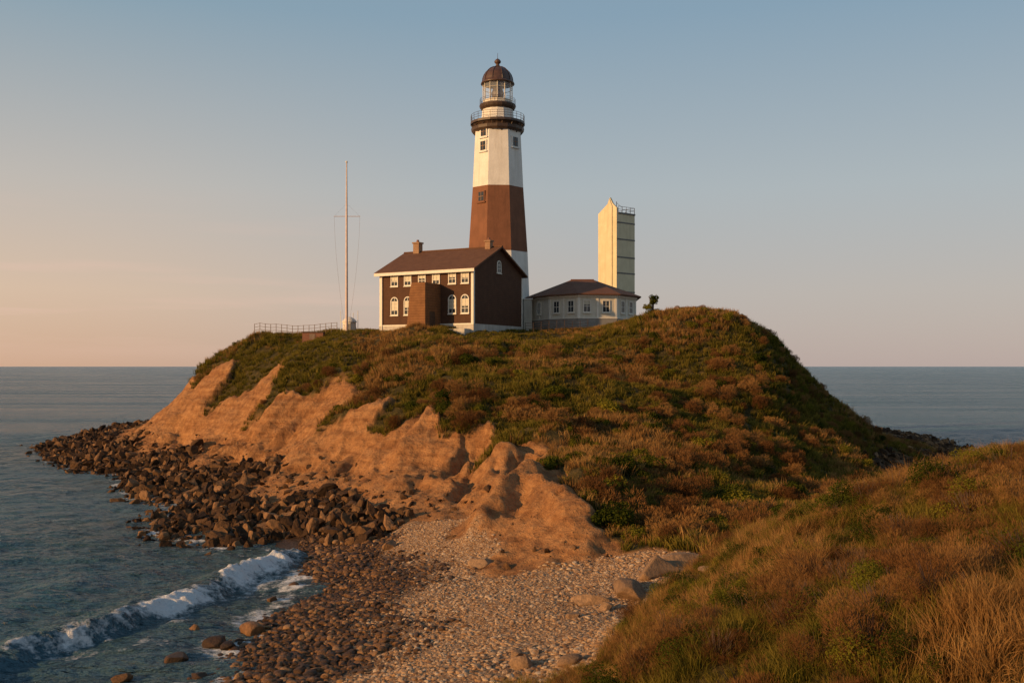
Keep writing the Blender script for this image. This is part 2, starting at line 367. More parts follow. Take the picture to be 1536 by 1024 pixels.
def window(Ac,M,cx,cz,w,h,arch=False,pane=None,blind=.5,mun=(1,2)):
    """M: wall frame (x along, -y outward)"""
    pane=pane or m_glass; fr=.11
    def outline(w_,h_,segs=10):
        if not arch: return [(cx-w_/2,cz-h_/2),(cx+w_/2,cz-h_/2),(cx+w_/2,cz+h_/2),(cx-w_/2,cz+h_/2)]
        r=w_/2; p=[(cx-r,cz-h_/2),(cx+r,cz-h_/2)]
        for i in range(segs+1):
            a=math.pi*i/segs; p.append((cx+r*math.cos(a),cz+h_/2-r+r*math.sin(a)))
        return p
    o=outline(w+2*fr,h+2*fr); i_=outline(w,h)
    k=len(o)
    vs=[(p[0],-.09,p[1]) for p in o]+[(p[0],-.09,p[1]) for p in i_]+[(p[0],.0,p[1]) for p in o]+[(p[0],.04,p[1]) for p in i_]
    fs=[]
    for j in range(k):
        j2=(j+1)%k; fs+=[(j,j2,j2+k,j+k),(j,j2,j2+2*k,j+2*k),(j+k,j2+k,j2+3*k,j+3*k)]
    Ac.add(vs,fs,m_trim,M)
    Ac.add([(p[0],-.018,p[1]) for p in i_],[tuple(range(len(i_)))],pane,M)
    if blind>0:
        top=cz+h/2-(w/2 if arch else 0)*.9; bb=[(cx-w/2+.02,top-h*blind),(cx+w/2-.02,top-h*blind),(cx+w/2-.02,top),(cx-w/2+.02,top)]
        Ac.add([(p[0],-.026,p[1]) for p in bb],[(0,1,2,3)],m_blind,M)
    t=.028; zt=cz+h/2
    for j in range(1,mun[0]+1):
        x=cx-w/2+w*j/(mun[0]+1); Ac.box(x-t,x+t,-.06,-.03,cz-h/2,zt-.02,m_trim,M)
    for j in range(1,mun[1]+1):
        z=cz-h/2+h*j/(mun[1]+1); Ac.box(cx-w/2,cx+w/2,-.066,-.034,z-t,z+t,m_trim,M)
    Ac.box(cx-w/2-.16,cx+w/2+.16,-.16,0,cz-h/2-.2,cz-h/2-.112,m_trim,M)

# ------------------------------------------------------------------ keeper's house
hz=15.3; house=empty('brown_keepers_house',(-4.45,115,hz),math.radians(-29.3))
Lh,Wh=13.3,11.7; ev=23.27-hz; rg=26.1-hz; fz=16.9-hz
PX=Matrix(((0,-1,0,0),(1,0,0,0),(0,0,1,0),(0,0,0,1)))
a=Acc(); a.ext([(0,fz),(Wh,fz),(Wh,ev),(Wh/2,rg),(0,ev)],0,Lh,m_house,PX); a.build('walls',house)
a=Acc(); a.box(-Lh-.06,.06,-.06,Wh+.06,-2,fz,m_found); a.build('foundation',house)
a=Acc(); ov=.55; th_=.22; sl=(rg-ev)/(Wh/2)
for sgn in (0,1):
    def rp(y,z): return (y,z) if sgn==0 else (Wh-y,z)
    pol=[rp(-ov,ev-ov*sl+.03),rp(Wh/2,rg+.03),rp(Wh/2,rg+.03+th_),rp(-ov,ev-ov*sl+.03+th_)]
    a.ext([(p[0],p[1]) for p in pol],-.5,Lh+.5,m_roof,PX)
a.box(-Lh-.52,.52,Wh/2-.15,Wh/2+.15,rg+.2,rg+.33,m_roof)
a.build('roof',house)
a=Acc(); zf=ev-ov*sl
a.box(-Lh-.45,.45,-ov-.05,-ov+.08,zf-.16,zf+.2,m_trim); a.box(-Lh,0,-.45,-.005,zf-.12,zf-.02,m_trim)
a.box(-Lh-.03,-Lh+.28,-.045,-.002,fz,ev-.3,m_trim); a.box(-.28,.045,-.045,-.002,fz,ev-.3,m_trim); a.box(.002,.045,-.002,.26,fz,ev-.2,m_trim)
a.box(.002,.06,Wh-.2,Wh,fz,ev-.3,m_trim)
a.box(-Lh-.08,.08,-.1,-.062,fz-.1,fz+.06,m_trim); a.build('trim',house)
a=Acc(); MF=wallM((0,-.0,0),(1,0))
for x in (-1.1,-2.85,-5.1,-7.1,-9.15,-11.1): window(a,MF,x,22.35-hz,.85,1.35,blind=.45+.4*random.random())
for x in (-1.1,-2.85,-9.15,-11.1): window(a,MF,x,19.2-hz,.9,2.0,arch=True,blind=.4+.3*random.random(),mun=(1,3))
MG=wallM((0,0,0),(0,1)); window(a,MG,Wh/2,23.9-hz,.75,1.3,arch=True,blind=0)
for x in (-2.8,-9.5): a.box(x-.5,x+.5,-.09,-.062,.75,1.35,m_glass)
a.build('windows',house)
a=Acc()
for x,y,w,hh in ((-11.7,Wh/2-.1,.85,1.25),(-1.2,Wh/2-.3,.7,.85)):
    a.box(x-w/2,x+w/2,y-w/2,y+w/2,rg-.6,rg+hh,m_chim); a.box(x-w/2-.1,x+w/2+.1,y-w/2-.1,y+w/2+.1,rg+hh,rg+hh+.18,m_chim)
    a.lathe([(rg+hh+.18,.2),(rg+hh+.5,.15)],8,m_rust,Matrix.Translation((x,y,0)))
a.build('chimneys',house)
a=Acc(); pt=21.6-hz
prof=[(-4.5,-1.5),(-4.5,pt),(-6.4,pt+.05)]+[(-6.7-1.7*(1-math.cos(t*math.pi/2)),pt-.1-(pt+1.4)*math.sin(t*math.pi/2)) for t in np.linspace(.1,1,8)]
a.ext(prof,-3.2,-.01,m_brick)
a.box(-4.497,-4.47,-2.3,-1.2,.4,3.0,m_iron); a.build('entrance_porch',house)
a=Acc(); a.box(-3.9,-.4,-1.3,-.1,-1.5,1.0,m_found); a.box(-4.3,-3.9,-1.2,-.2,-1.5,.5,m_found); a.build('front_step',house)
a=Acc(); a.rod((-Lh+.4,-.12,fz-.8),(-Lh+.4,-.12,ev-.4),.06,m_trim); a.build('downpipe',house)

# ------------------------------------------------------------------ lighthouse
K=133/F
def zz(py): return (HY-py)*K+H
gx0,gy0=(746.5-768)/F*133,133.0
light=empty('lighthouse',(gx0,gy0,0))
RO=math.radians(22.5); cs=1/math.cos(RO)
def rr(py): # half width at image height
    return np.interp(py,[183,200,284,380,500],[32,33.3,37.3,43.5,48])*K*1.02
def seg(name,p0,p1,m):
    a=Acc(); ps=np.linspace(p0,p1,6); a.lathe([(zz(p),rr(p)*cs*.985) for p in ps],8,m,rot=RO+math.radians(3)); a.build(name,light)
seg('lower_white_shaft',515,380.03,m_tw); seg('brown_band',380,284.03,m_tb); seg('upper_white_shaft',284,190,m_tw)
a=Acc()
a.lathe([(zz(201),rr(200)*cs+.03),(zz(198),rr(200)*cs+.22),(zz(194),rr(200)*cs+.28),(zz(191),3.2),(zz(188.5),3.45)],16,m_iron)
a.lathe([(zz(188.5)+.01,3.62),(zz(185),3.62)],24,m_iron)
for i in range(16):
    t=2*math.pi*(i+.5)/16; a.rod((2.75*math.cos(t),2.75*math.sin(t),zz(207)),(3.5*math.cos(t),3.5*math.sin(t),zz(190)),.1,m_iron)
a.build('gallery_deck',light)
def railing(Ac,r,z0,h,nn,m,rt=.035):
    for i in range(nn):
        t=2*math.pi*i/nn; t2=2*math.pi*(i+1)/nn
        p=(r*math.cos(t),r*math.sin(t)); q=(r*math.cos(t2),r*math.sin(t2))
        Ac.rod((*p,z0),(*p,z0+h),rt,m,5)
        for k in (.35,.68,1): Ac.rod((*p,z0+h*k),(*q,z0+h*k),rt*.8,m,4)
a=Acc(); railing(a,3.55,zz(185),.95,24,m_iron,.028); a.build('gallery_railing',light)
a=Acc(); a.lathe([(zz(185)+.01,2.2),(zz(166),2.05)],16,m_tw); a.build('watch_room',light)
a=Acc(); a.lathe([(zz(166)+.01,2.15),(zz(163),2.35),(zz(160),2.45),(zz(158),2.4)],24,m_iron); railing(a,2.35,zz(158),.75,16,m_iron,.022); a.build('lantern_gallery',light)
a=Acc(); a.lathe([(zz(158)+.01,1.95),(zz(152),1.95)],12,m_cream); zl=zz(152); zh=zz(127)
for i in range(12):
    t=2*math.pi*i/12; t2=2*math.pi*(i+1)/12; p=(1.93*math.cos(t),1.93*math.sin(t)); q=(1.93*math.cos(t2),1.93*math.sin(t2))
    a.rod((*p,zl),(*p,zh),.065,m_cream,5)
    for k in (.70,): a.rod((*p,zl+(zh-zl)*k),(*q,zl+(zh-zl)*k),.04,m_cream,4)
a.build('lantern_frame',light)
a=Acc(); a.lathe([(zl,1.88),(zh,1.88)],12,m_lg,caps=False); a.build('lantern_panes',light)
a=Acc(); a.lathe([(zl-.3,.35),(zl+.2,.4),(zl+.4,.75),(zl+1.0,.85),(zl+1.7,.6),(zl+1.95,.2)],12,m_iron,smooth=True); a.build('lamp_lens',light)
a=Acc(); pr=[(zh-.02,2.05),(zh,2.26),(zh+.18,2.22),(zh+.3,2.05)]
for t in np.linspace(.08,.93,9): pr.append((zh+.3+2.05*math.sin(t*math.pi/2),2.02*math.cos(t*math.pi/2)))
a.lathe(pr,20,m_dome,smooth=True); zt=zh+2.28
a.lathe([(zt,.36),(zt+.2,.32),(zt+.3,.22),(zt+.45,.26),(zt+.6,.42),(zt+.8,.45),(zt+1.0,.3),(zt+1.12,.1),(zt+1.2,.03),(zt+1.9,.02)],10,m_dome,smooth=True)
for i in range(10):
    t0=2*math.pi*i/10
    pts=[(2.06*math.cos(s*math.pi/2)*math.cos(t0),2.06*math.cos(s*math.pi/2)*math.sin(t0),zh+.32+2.07*math.sin(s*math.pi/2)) for s in np.linspace(0,.93,7)]
    for p,q in zip(pts[:-1],pts[1:]): a.rod(p,q,.04,m_dome,4)
a.build('dome_roof',light)
a=Acc()
def tower_face(k,py):
    ang=math.radians(-90+3)+k*math.pi/4
    nrm=Vector((math.cos(ang),math.sin(ang),0)); r=rr(py)*.985
    o=nrm*r; uu=Vector((-nrm.y,nrm.x,0)); return wallM((o.x,o.y,zz(py)),(uu.x,uu.y))
for k,py in ((-1,204),(-1,225),(-1,300),(0,440),(1,218)):
    M=tower_face(k,py); cx=.35 if k==-1 else 0
    fm_=m_tw if py<284 or py>380 else m_tb
    a.box(cx-.62,cx+.62,-.14,.35,-.72,.72,fm_,M)
    a.box(cx-.45,cx+.45,-.16,-.145,-.58,.58,m_glass,M)
    a.box(cx-.03,cx+.03,-.18,-.162,-.58,.58,m_chim,M); a.box(cx-.45,cx+.45,-.185,-.165,-.03,.03,m_chim,M)
    a.box(cx-.75,cx+.75,-.24,.2,-.86,-.73,fm_,M)
a.build('windows',light)

# ------------------------------------------------------------------ concrete watch tower
DW=158.0; s=3.66*DW/140; ang=math.radians(39.8)
K2=DW/F; cw=empty('concrete_watch_tower',((925-768)/F*DW,DW,0),ang)
ztop=H+(HY-320)*K2
a=Acc(); a.box(0,s,0,s,11,ztop,m_conc); a.build('shaft',cw)
a=Acc(); ML=wallM((0,s,0),(0,-1))
a.ext([(0,ztop),(0.0,ztop+.35),(s*.5,ztop+1.7),(s*.64,ztop+2.7),(s*.78,ztop+1.7),(s,ztop+.9),(s,ztop)],.0,.3,m_conc,ML)
a.ext([(s*.5,15),(s*.5,ztop+1.3),(s*.64,ztop+2.5),(s*.78,ztop+1.3),(s*.78,15)],-.16,-.003,m_conc,ML)
a.build('peaked_parapet',cw)
a=Acc()
for py in (333,358,385,409,437):
    z=H+(HY-py)*K2; a.box(-.0,s+.03,-.035,-.002,z-.11,z+.11,m_concd)
a.box(.3,s+.06,-.1,s+.06,ztop+.003,ztop+.25,m_concd); a.build('bands',cw)
a=Acc()
for i in range(5):
    x=.4+i*(s-.45)/4; a.rod((x,.05,ztop+.25),(x,.05,ztop+1.2),.035,m_iron,5); a.rod((s,.05+i*(s-.3)/4,ztop+.25),(s,.05+i*(s-.3)/4,ztop+1.2),.035,m_iron,5)
for h in (.75,1.2): a.rod((.4,.05,ztop+h),(s,.05,ztop+h),.03,m_iron,4); a.rod((s,.05,ztop+h),(s,s-.25,ztop+h),.03,m_iron,4)
a.rod((1.0,1,ztop),(1.0,1,ztop+2.1),.05,m_iron,5); a.rod((1,1,ztop+1.9),(2.6,1.3,ztop+1.3),.03,m_iron,4); a.build('roof_railing',cw)

# ------------------------------------------------------------------ low hipped building
low=empty('low_stucco_building',(9,130,0))
pl=[(2.27,131),(4.75,126.3),(8.2,123.4),(13.0,124.3),(15.9,128.5),(16.2,136),(2.5,138)]
pl=[(x-9,y-130) for x,y in pl]
def prism(Ac,pts,z0,z1,m,sc_=1):
    k=len(pts); Ac.add([(p[0]*sc_,p[1]*sc_,z0) for p in pts]+[(p[0]*sc_,p[1]*sc_,z1) for p in pts],[tuple(range(k-1,-1,-1)),tuple(range(k,2*k))]+[(i,(i+1)%k,(i+1)%k+k,i+k) for i in range(k)],m)
a=Acc(); prism(a,pl,17.9,20.75,m_low); a.build('walls',low)
a=Acc(); prism(a,pl,15,17.9,m_grey,1.012); prism(a,pl,17.9,18.02,m_trim,1.02); a.build('stone_base',low)
a=Acc(); prism(a,pl,20.55,20.8,m_trim,1.03); prism(a,pl,20.8,20.93,m_lowroof,1.10)
k=len(pl); rv=[(p[0]*1.10,p[1]*1.10,20.932) for p in pl]+[(-1.3,0,23.2),(1.6,0,23.2)]
a.add(rv,[(0,1,k),(1,2,k),(2,3,k+1,k),(3,4,k+1),(4,5,k+1),(5,6,k,k+1),(6,0,k)],m_lowroof)
a.box(-1.35,1.65,-.1,.1,23.12,23.28,m_lowroof); a.build('hipped_roof',low)
a=Acc()
for i,fr_ in ((0,(.5,)),(1,(.25,.75)),(2,(.22,.72)),(3,(.3,.72))):
    p=Vector((*pl[i],0));q=Vector((*pl[i+1],0)); u_=q-p; M=wallM((p.x,p.y,0),(u_.x,u_.y))
    for t in fr_: window(a,M,u_.length*t,19.4,.8,1.35,blind=random.choice([0,.35]),mun=(1,1))
    for t in (0.02,.5,.98): a.box(u_.length*t-.12,u_.length*t+.12,-.06,-.003,18.02,20.5,m_trim,M)
a.build('windows_and_pilasters',low)
lw=empty('white_link_wall',(0,0,0)); a=Acc(); a.box(1.5,2.6,129.2,131,15,20.6,m_low); a.box(1.4,2.7,129.1,131.1,20.6,20.75,m_trim); a.build('wall_block',lw)

# ------------------------------------------------------------------ flagpole, hut, fence, box
fx,fy=-20.67,125; fz0=gz(fx,fy)-.1
fp=empty('flagpole',(fx,fy,fz0)); top=37.4-fz0; yd=30.7-fz0
a=Acc(); a.lathe([(0,.19),(1.2,.18),(yd,.13),(top,.07)],10,m_pole); a.lathe([(top,.12),(top+.12,.16),(top+.25,.05)],8,m_trim); a.lathe([(0,.45),(.25,.4)],10,m_found); a.build('mast',fp)
a=Acc(); a.rod((-1.6,0,yd),(1.7,0,yd),.04,m_pole); a.build('yardarm',fp)
a=Acc()
for sx_ in (-1.55,1.65):
    pr_=[(sx_*(1-.85*t**1.6),0,yd*(1-t)+.8*t) for t in np.linspace(0,1,7)]
    for p,q in zip(pr_[:-1],pr_[1:]): a.rod(p,q,.009,m_wood,4)
a.rod((-1.55,0,yd),(0,0,yd+1.6),.006,m_wood,4); a.rod((1.65,0,yd),(0,0,yd+1.6),.006,m_wood,4); a.build('halyards',fp)
hx,hy=-20.9,128.5; h0=gz(hx,hy)-.1; hut=empty('white_signal_hut',(hx,hy,h0))
a=Acc(); a.lathe([(0,.9),(1.3,.85)],10,m_trim); a.lathe([(1.3,.98),(1.4,.95),(1.7,.75),(1.95,.35),(2.05,.05)],10,m_trim,smooth=True); a.build('body',hut)
a=Acc(); a.box(-.3,.3,-.93,-.82,.2,1.1,m_grey)
for q in (-1.1,-.2,.5,1.1): a.rod((q,0,0),(q,0,2.5+.5*random.random()),.04,m_trim,5)
a.build('door_and_posts',hut)
bx_,by_=-24.9,125.5; ub=empty('rust_brown_shed',(bx_,by_,gz(bx_,by_)))
a=Acc(); a.box(-1.3,1.3,-.6,.6,-.3,.95,m_rust); a.box(-1.4,1.4,-.7,.7,.95,1.05,m_iron); a.box(-.4,.3,-.63,-.603,.1,.8,m_wood); a.build('body',ub)
def fence(pts,mm,r,n_,hh):
    fe=empty('wire_fence',(0,0,0)); a=Acc(); fpts=[]
    for t in np.linspace(0,1,n_):
        x=pts[0][0]+t*(pts[1][0]-pts[0][0]); y=pts[0][1]+t*(pts[1][1]-pts[0][1]); fpts.append((x,y,gz(x,y)))
    for p in fpts: a.rod((p[0],p[1],p[2]-.3),(p[0],p[1],p[2]+hh+.05),r,mm,5)
    for p,q in zip(fpts[:-1],fpts[1:]):
        for h in (.45,.72,1): a.rod((p[0],p[1],p[2]+h*hh),(q[0],q[1],q[2]+h*hh),r*.62,mm,4)
    a.build('posts_and_rails',fe)
fence([(-33.6,130.5),(-22.3,127.4)],m_wood,.038,16,1.45)
fence([(1.6,118.5),(9.1,119.9)],m_iron,.035,9,1.2)

# ------------------------------------------------------------------ vegetation & rock prototypes (instanced)
def proto(name,v,f,mats,mi=None,t=None,smooth=False):
    me=bpy.data.meshes.new(name); me.from_pydata([tuple(p) for p in v],[],f)
    for m in mats: me.materials.append(m)
    if mi is not None: me.polygons.foreach_set('material_index',mi)
    if t is not None:
        at=me.attributes.new('t','FLOAT','POINT'); at.data.foreach_set('value',np.array(t,np.float32))
    me.polygons.foreach_set('use_smooth',[smooth]*len(f)); me.update()
    return bpy.data.objects.new(name,me)
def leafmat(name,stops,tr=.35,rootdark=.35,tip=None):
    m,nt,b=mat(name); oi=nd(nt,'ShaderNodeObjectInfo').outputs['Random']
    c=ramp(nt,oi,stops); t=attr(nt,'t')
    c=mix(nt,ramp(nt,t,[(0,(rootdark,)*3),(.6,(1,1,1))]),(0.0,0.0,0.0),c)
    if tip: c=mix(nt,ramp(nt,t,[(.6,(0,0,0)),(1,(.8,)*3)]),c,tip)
    d=nd(nt,'ShaderNodeBsdfDiffuse'); tl=nd(nt,'ShaderNodeBsdfTranslucent'); ms=nd(nt,'ShaderNodeMixShader'); ms.inputs[0].default_value=tr
    nt.links.new(c,d.inputs[0]); nt.links.new(c,tl.inputs[0]); nt.links.new(d.outputs[0],ms.inputs[1]); nt.links.new(tl.outputs[0],ms.inputs[2])
    nt.links.new(ms.outputs[0],nt.nodes['Material Output'].inputs['Surface']); return m
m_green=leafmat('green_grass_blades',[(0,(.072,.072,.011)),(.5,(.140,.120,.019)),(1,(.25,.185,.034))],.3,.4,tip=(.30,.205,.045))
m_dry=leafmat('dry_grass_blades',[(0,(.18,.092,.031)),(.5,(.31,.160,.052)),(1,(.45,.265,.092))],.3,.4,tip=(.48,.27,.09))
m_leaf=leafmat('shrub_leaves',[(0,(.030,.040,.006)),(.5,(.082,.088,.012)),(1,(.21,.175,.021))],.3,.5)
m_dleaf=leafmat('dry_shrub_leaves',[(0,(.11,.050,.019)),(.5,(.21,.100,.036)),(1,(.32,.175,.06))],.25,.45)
m_twig=simple('shrub_twigs',(.05,.03,.02),(.1,.06,.04),5,.9,0)
def tuft(name,m,nb,h,spread,w,seed,lean=.35):
    r=random.Random(seed); v=[];f=[];t=[]
    for i in range(nb):
        a=r.random()*6.283; d=spread*math.sqrt(r.random()); x=d*math.cos(a);y=d*math.sin(a)
        hh=h*(.4+.75*r.random()); la=a+r.uniform(-1.6,1.6); ll=lean*hh*(.3+1.2*r.random()); lx=ll*math.cos(la)+.12*hh; ly=ll*math.sin(la)
        fa=r.random()*3.14; wx=w*math.cos(fa)*.5; wy=w*math.sin(fa)*.5; o=len(v)
        v+=[(x-wx,y-wy,-.08),(x+wx,y+wy,-.08),(x-wx*.8+lx*.35,y-wy*.8+ly*.35,hh*.55),(x+wx*.8+lx*.35,y+wy*.8+ly*.35,hh*.55),(x+lx,y+ly,hh)]
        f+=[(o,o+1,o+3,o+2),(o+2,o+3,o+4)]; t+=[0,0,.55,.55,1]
    return proto(name,v,f,[m],t=t)
def bush(name,m,nl,ls,seed,blobs=9,flat_=.75,tw=14,asp=.45):
    r=random.Random(seed); v=[];f=[];t=[];mi=[]
    bl=[(r.uniform(-.62,.62),r.uniform(-.62,.62),r.uniform(.15,.62)*flat_,r.uniform(.22,.44)) for _ in range(blobs)]
    for i in range(nl):
        b=r.choice(bl); 
        n_=Vector((r.gauss(0,1),r.gauss(0,1),r.gauss(.25,1))).normalized()
        rad=b[3]*(.62+.45*r.random()**.6)*(1+.18*math.sin(7*n_.x+seed)*math.cos(6*n_.y))
        p=Vector(b[:3])+n_*rad
        if p.z<-.05: p.z=r.random()*.2
        q=(n_+Vector((r.gauss(0,.6),r.gauss(0,.6),r.gauss(0,.6)))).normalized()
        u_=q.orthogonal().normalized(); u_=(Matrix.Rotation(r.random()*6.28,3,q)@u_); w_=q.cross(u_)
        if asp<.3: u_=(n_+Vector((0,0,.9))+.5*u_).normalized(); w_=u_.cross(q).normalized()
        l=ls*(.6+.8*r.random()); o=len(v)
        v+=[p-u_*l,p+w_*l*asp+q*l*.1,p+u_*l,p-w_*l*asp+q*l*.1]; f.append((o,o+1,o+2,o+3)); mi.append(0)
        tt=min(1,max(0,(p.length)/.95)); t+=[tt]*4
    for i in range(tw):
        a=r.random()*6.28; e=Vector((math.cos(a)*.6*r.random(),math.sin(a)*.6*r.random(),.5+.35*r.random())); o=len(v); w_=.012
        v+=[(-w_,0,0),(w_,0,0),tuple(e+Vector((w_*.4,0,0))),tuple(e-Vector((w_*.4,0,0)))]; f.append((o,o+1,o+2,o+3)); mi.append(1); t+=[1]*4
    return proto(name,v,f,[m,m_twig],mi,t)
import bmesh
def rock(name,m,seed,sub=3,planes=12,flatz=.75,smooth=False,rough=.05,cut=(.45,.8)):
    r=random.Random(seed); bm=bmesh.new(); bmesh.ops.create_icosphere(bm,subdivisions=sub,radius=1)
    ns=[(Vector((r.gauss(0,1),r.gauss(0,1),r.gauss(0,1))).normalized(),r.uniform(*cut)) for _ in range(planes)]
    sc3=(r.uniform(.8,1.35),r.uniform(.65,1.1),flatz*r.uniform(.8,1.15))
    for vv in bm.verts:
        p=vv.co.copy()
        for n_,k in ns:
            e=p.dot(n_)-k
            if e>0: p-=n_*e*.97
        p+=p.normalized()*rough*(r.random()-.5)*2
        vv.co=Vector((p.x*sc3[0],p.y*sc3[1],p.z*sc3[2]))*1.25
    v=[tuple(x.co) for x in bm.verts]; f=[[q.index for q in ff.verts] for ff in bm.faces]; bm.free()
    return proto(name,v,f,[m],smooth=smooth)
def rockmat(name,stops,rough=.8,wetd=False,spec=.3):
    m,nt,b=mat(name); oi=nd(nt,'ShaderNodeObjectInfo').outputs['Random']; co=objco(nt)
    c=ramp(nt,oi,stops); nf=noise(nt,2.5,7,co,.7); c=mix(nt,1.0,c,ramp(nt,nf,[(.3,(.45,)*3),(.7,(1.3,1.22,1.1))]),'MULTIPLY')
    nt.links.new(c,b.inputs['Base Color']); b.inputs['Roughness'].default_value=rough; b.inputs['Specular IOR Level'].default_value=spec
    bump(nt,noise(nt,5,6,co,.7),.7,.12,b); return m
m_rk=rockmat('dark_shore_rock',[(0,(.030,.016,.008)),(.5,(.075,.041,.021)),(.8,(.16,.088,.042)),(1,(.30,.17,.085))],.8,spec=.15)
m_peb=rockmat('beach_pebbles',[(0,(.24,.13,.065)),(.3,(.45,.275,.15)),(.7,(.57,.385,.235)),(1,(.68,.54,.39))])
m_pebd=rockmat('wet_cobbles',[(0,(.03,.014,.005)),(.5,(.11,.053,.02)),(.85,(.25,.125,.046)),(1,(.38,.22,.10))],.55,spec=.3)
m_bould=rockmat('tan_boulder',[(0,(.22,.135,.075)),(1,(.35,.22,.125))])

def scatter(name,pts,scl,idx,protos,tilt=.12,rot=None):
    N=len(pts); me=bpy.data.meshes.new(name); me.vertices.add(N); me.vertices.foreach_set('co',np.asarray(pts,np.float32).ravel())
    if rot is None: rot=np.stack([rng.normal(0,tilt,N),rng.normal(0,tilt,N),rng.uniform(0,6.283,N)],-1)
    a1=me.attributes.new('rot','FLOAT_VECTOR','POINT'); a1.data.foreach_set('vector',rot.astype(np.float32).ravel())
    scl=np.asarray(scl,np.float32); scl=scl if scl.ndim==2 else np.repeat(scl[:,None],3,1)
    a2=me.attributes.new('scl','FLOAT_VECTOR','POINT'); a2.data.foreach_set('vector',scl.ravel())
    a3=me.attributes.new('idx','INT','POINT'); a3.data.foreach_set('value',np.asarray(idx,np.int32))
    o=bpy.data.objects.new(name,me); sc.collection.objects.link(o)
    g=bpy.data.node_groups.new(name+'_scatter','GeometryNodeTree')
    g.interface.new_socket('Geometry',in_out='INPUT',socket_type='NodeSocketGeometry'); g.interface.new_socket('Geometry',in_out='OUTPUT',socket_type='NodeSocketGeometry')
    gi=g.nodes.new('NodeGroupInput'); go=g.nodes.new('NodeGroupOutput'); ip=g.nodes.new('GeometryNodeInstanceOnPoints'); j=g.nodes.new('GeometryNodeJoinGeometry')
    for p in protos:
        q=g.nodes.new('GeometryNodeObjectInfo'); q.inputs['Object'].default_value=p; q.inputs['As Instance'].default_value=True; g.links.new(q.outputs['Geometry'],j.inputs[0])
    def na(nm,ty):
        q=g.nodes.new('GeometryNodeInputNamedAttribute'); q.data_type=ty; q.inputs['Name'].default_value=nm
        return q.outputs['Attribute']
    e=g.nodes.new('FunctionNodeEulerToRotation'); g.links.new(na('rot','FLOAT_VECTOR'),e.inputs[0])
    g.links.new(gi.outputs[0],ip.inputs['Points']); g.links.new(j.outputs[0],ip.inputs['Instance']); ip.inputs['Pick Instance'].default_value=True
    g.links.new(na('idx','INT'),ip.inputs['Instance Index']); g.links.new(e.outputs[0],ip.inputs['Rotation']); g.links.new(na('scl','FLOAT_VECTOR'),ip.inputs['Scale'])
    g.links.new(ip.outputs[0],go.inputs[0]); md=o.modifiers.new('scatter','NODES'); md.node_group=g
    return o
def rand(x0,x1,y0,y1,dens):
    N=int((x1-x0)*(y1-y0)*dens); return rng.uniform(x0,x1,N),rng.uniform(y0,y1,N)
def clear(x,y): # outside buildings
    ok=np.ones(len(x),bool)
    c,s_=math.cos(math.radians(29.3)),math.sin(math.radians(29.3)); dx=x+4.45; dy=y-115
    lx=c*dx-s_*dy; ly=s_*dx+c*dy
    ok&=~((lx>-13.6)&(lx<.4)&(ly>-.4)&(ly<12)); ok&=~((lx>-8.9)&(lx<-4.2)&(ly>-3.5)&(ly<.1))
    ok&=~(np.hypot(x-gx0,y-133)<5); ok&=~((x>1.5)&(x<17)&(y>123.5)&(y<138)); ok&=~(np.hypot(x-hx,y-hy)<1.2)
    return ok
# dryness map
hits=[(600,540,4.5),(690,525,4.5),(860,545,5),(930,570,4),(905,640,4),(945,668,4),(880,690,3),(970,705,3),(560,520,4),(1040,500,3),
      (1230,810,3.0),(1440,850,2.4),(1150,890,2.0),(1000,980,1.4),(1350,820,1.8),(1500,910,1.6),(1500,970,1.4),(1100,880,1.6)]
DR=[(*ground_on(a_,b_)[:2],c_) for a_,b_,c_ in hits]
GR=[(*ground_on(a_,b_)[:2],c_) for a_,b_,c_ in [(1080,985,2.0),(1250,935,2.8),(1370,920,2.4),(1500,765,4.5),(1430,790,3.5),(1150,950,2.0),(740,580,5),(1050,620,6),(700,600,4),(1100,650,6),(830,600,4),(450,560,6),(1170,1000,1.8),(1080,540,5),(800,510,3),(1000,740,4),(1200,600,6),(1300,880,2.2)]]
def dry(x,y):
    v=(fbm(x/6,y/6,4,201)-.5)*2.6
    for a_,b_,c_ in DR: v=v+1.1*np.exp(-((x-a_)**2+(y-b_)**2)/c_**2)
    for a_,b_,c_ in GR: v=v-1.15*np.exp(-((x-a_)**2+(y-b_)**2)/c_**2)
    return v
def vegd(x,y): return samp(veg,x,y)*(samp(Z,x,y)>1.0)
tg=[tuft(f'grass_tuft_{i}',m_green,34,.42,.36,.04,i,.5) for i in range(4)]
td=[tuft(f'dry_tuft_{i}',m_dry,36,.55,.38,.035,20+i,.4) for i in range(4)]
x,y=rand(-52,56,46,142,5.2); z=samp(Z,x,y); vd=vegd(x,y); 
keep=(rng.random(len(x))<vd**1.2)&clear(x,y)&((y<127)|(np.abs(x)>18)); x,y,z=x[keep],y[keep],z[keep]
d_=dry(x,y)+rng.normal(0,.3,len(x)); isd=d_>.36
patch=fbm(x/2.2,y/2.2,3,211)
near=np.exp(-(((x+5)/26)**2+((y-121)/9)**2)**2)
s_=(.4+1.2*patch)*(1-.5*near)
def put(nm,msk,pr,sm=1.0,tilt=.15):
    N=msk.sum(); scatter(nm,np.stack([x[msk],y[msk],z[msk]],-1),s_[msk]*sm*rng.uniform(.8,1.25,N),rng.integers(0,len(pr),N),pr,tilt)
put('hill_grass',~isd,tg,1.0); put('hill_dry_grass',isd,td,1.0)
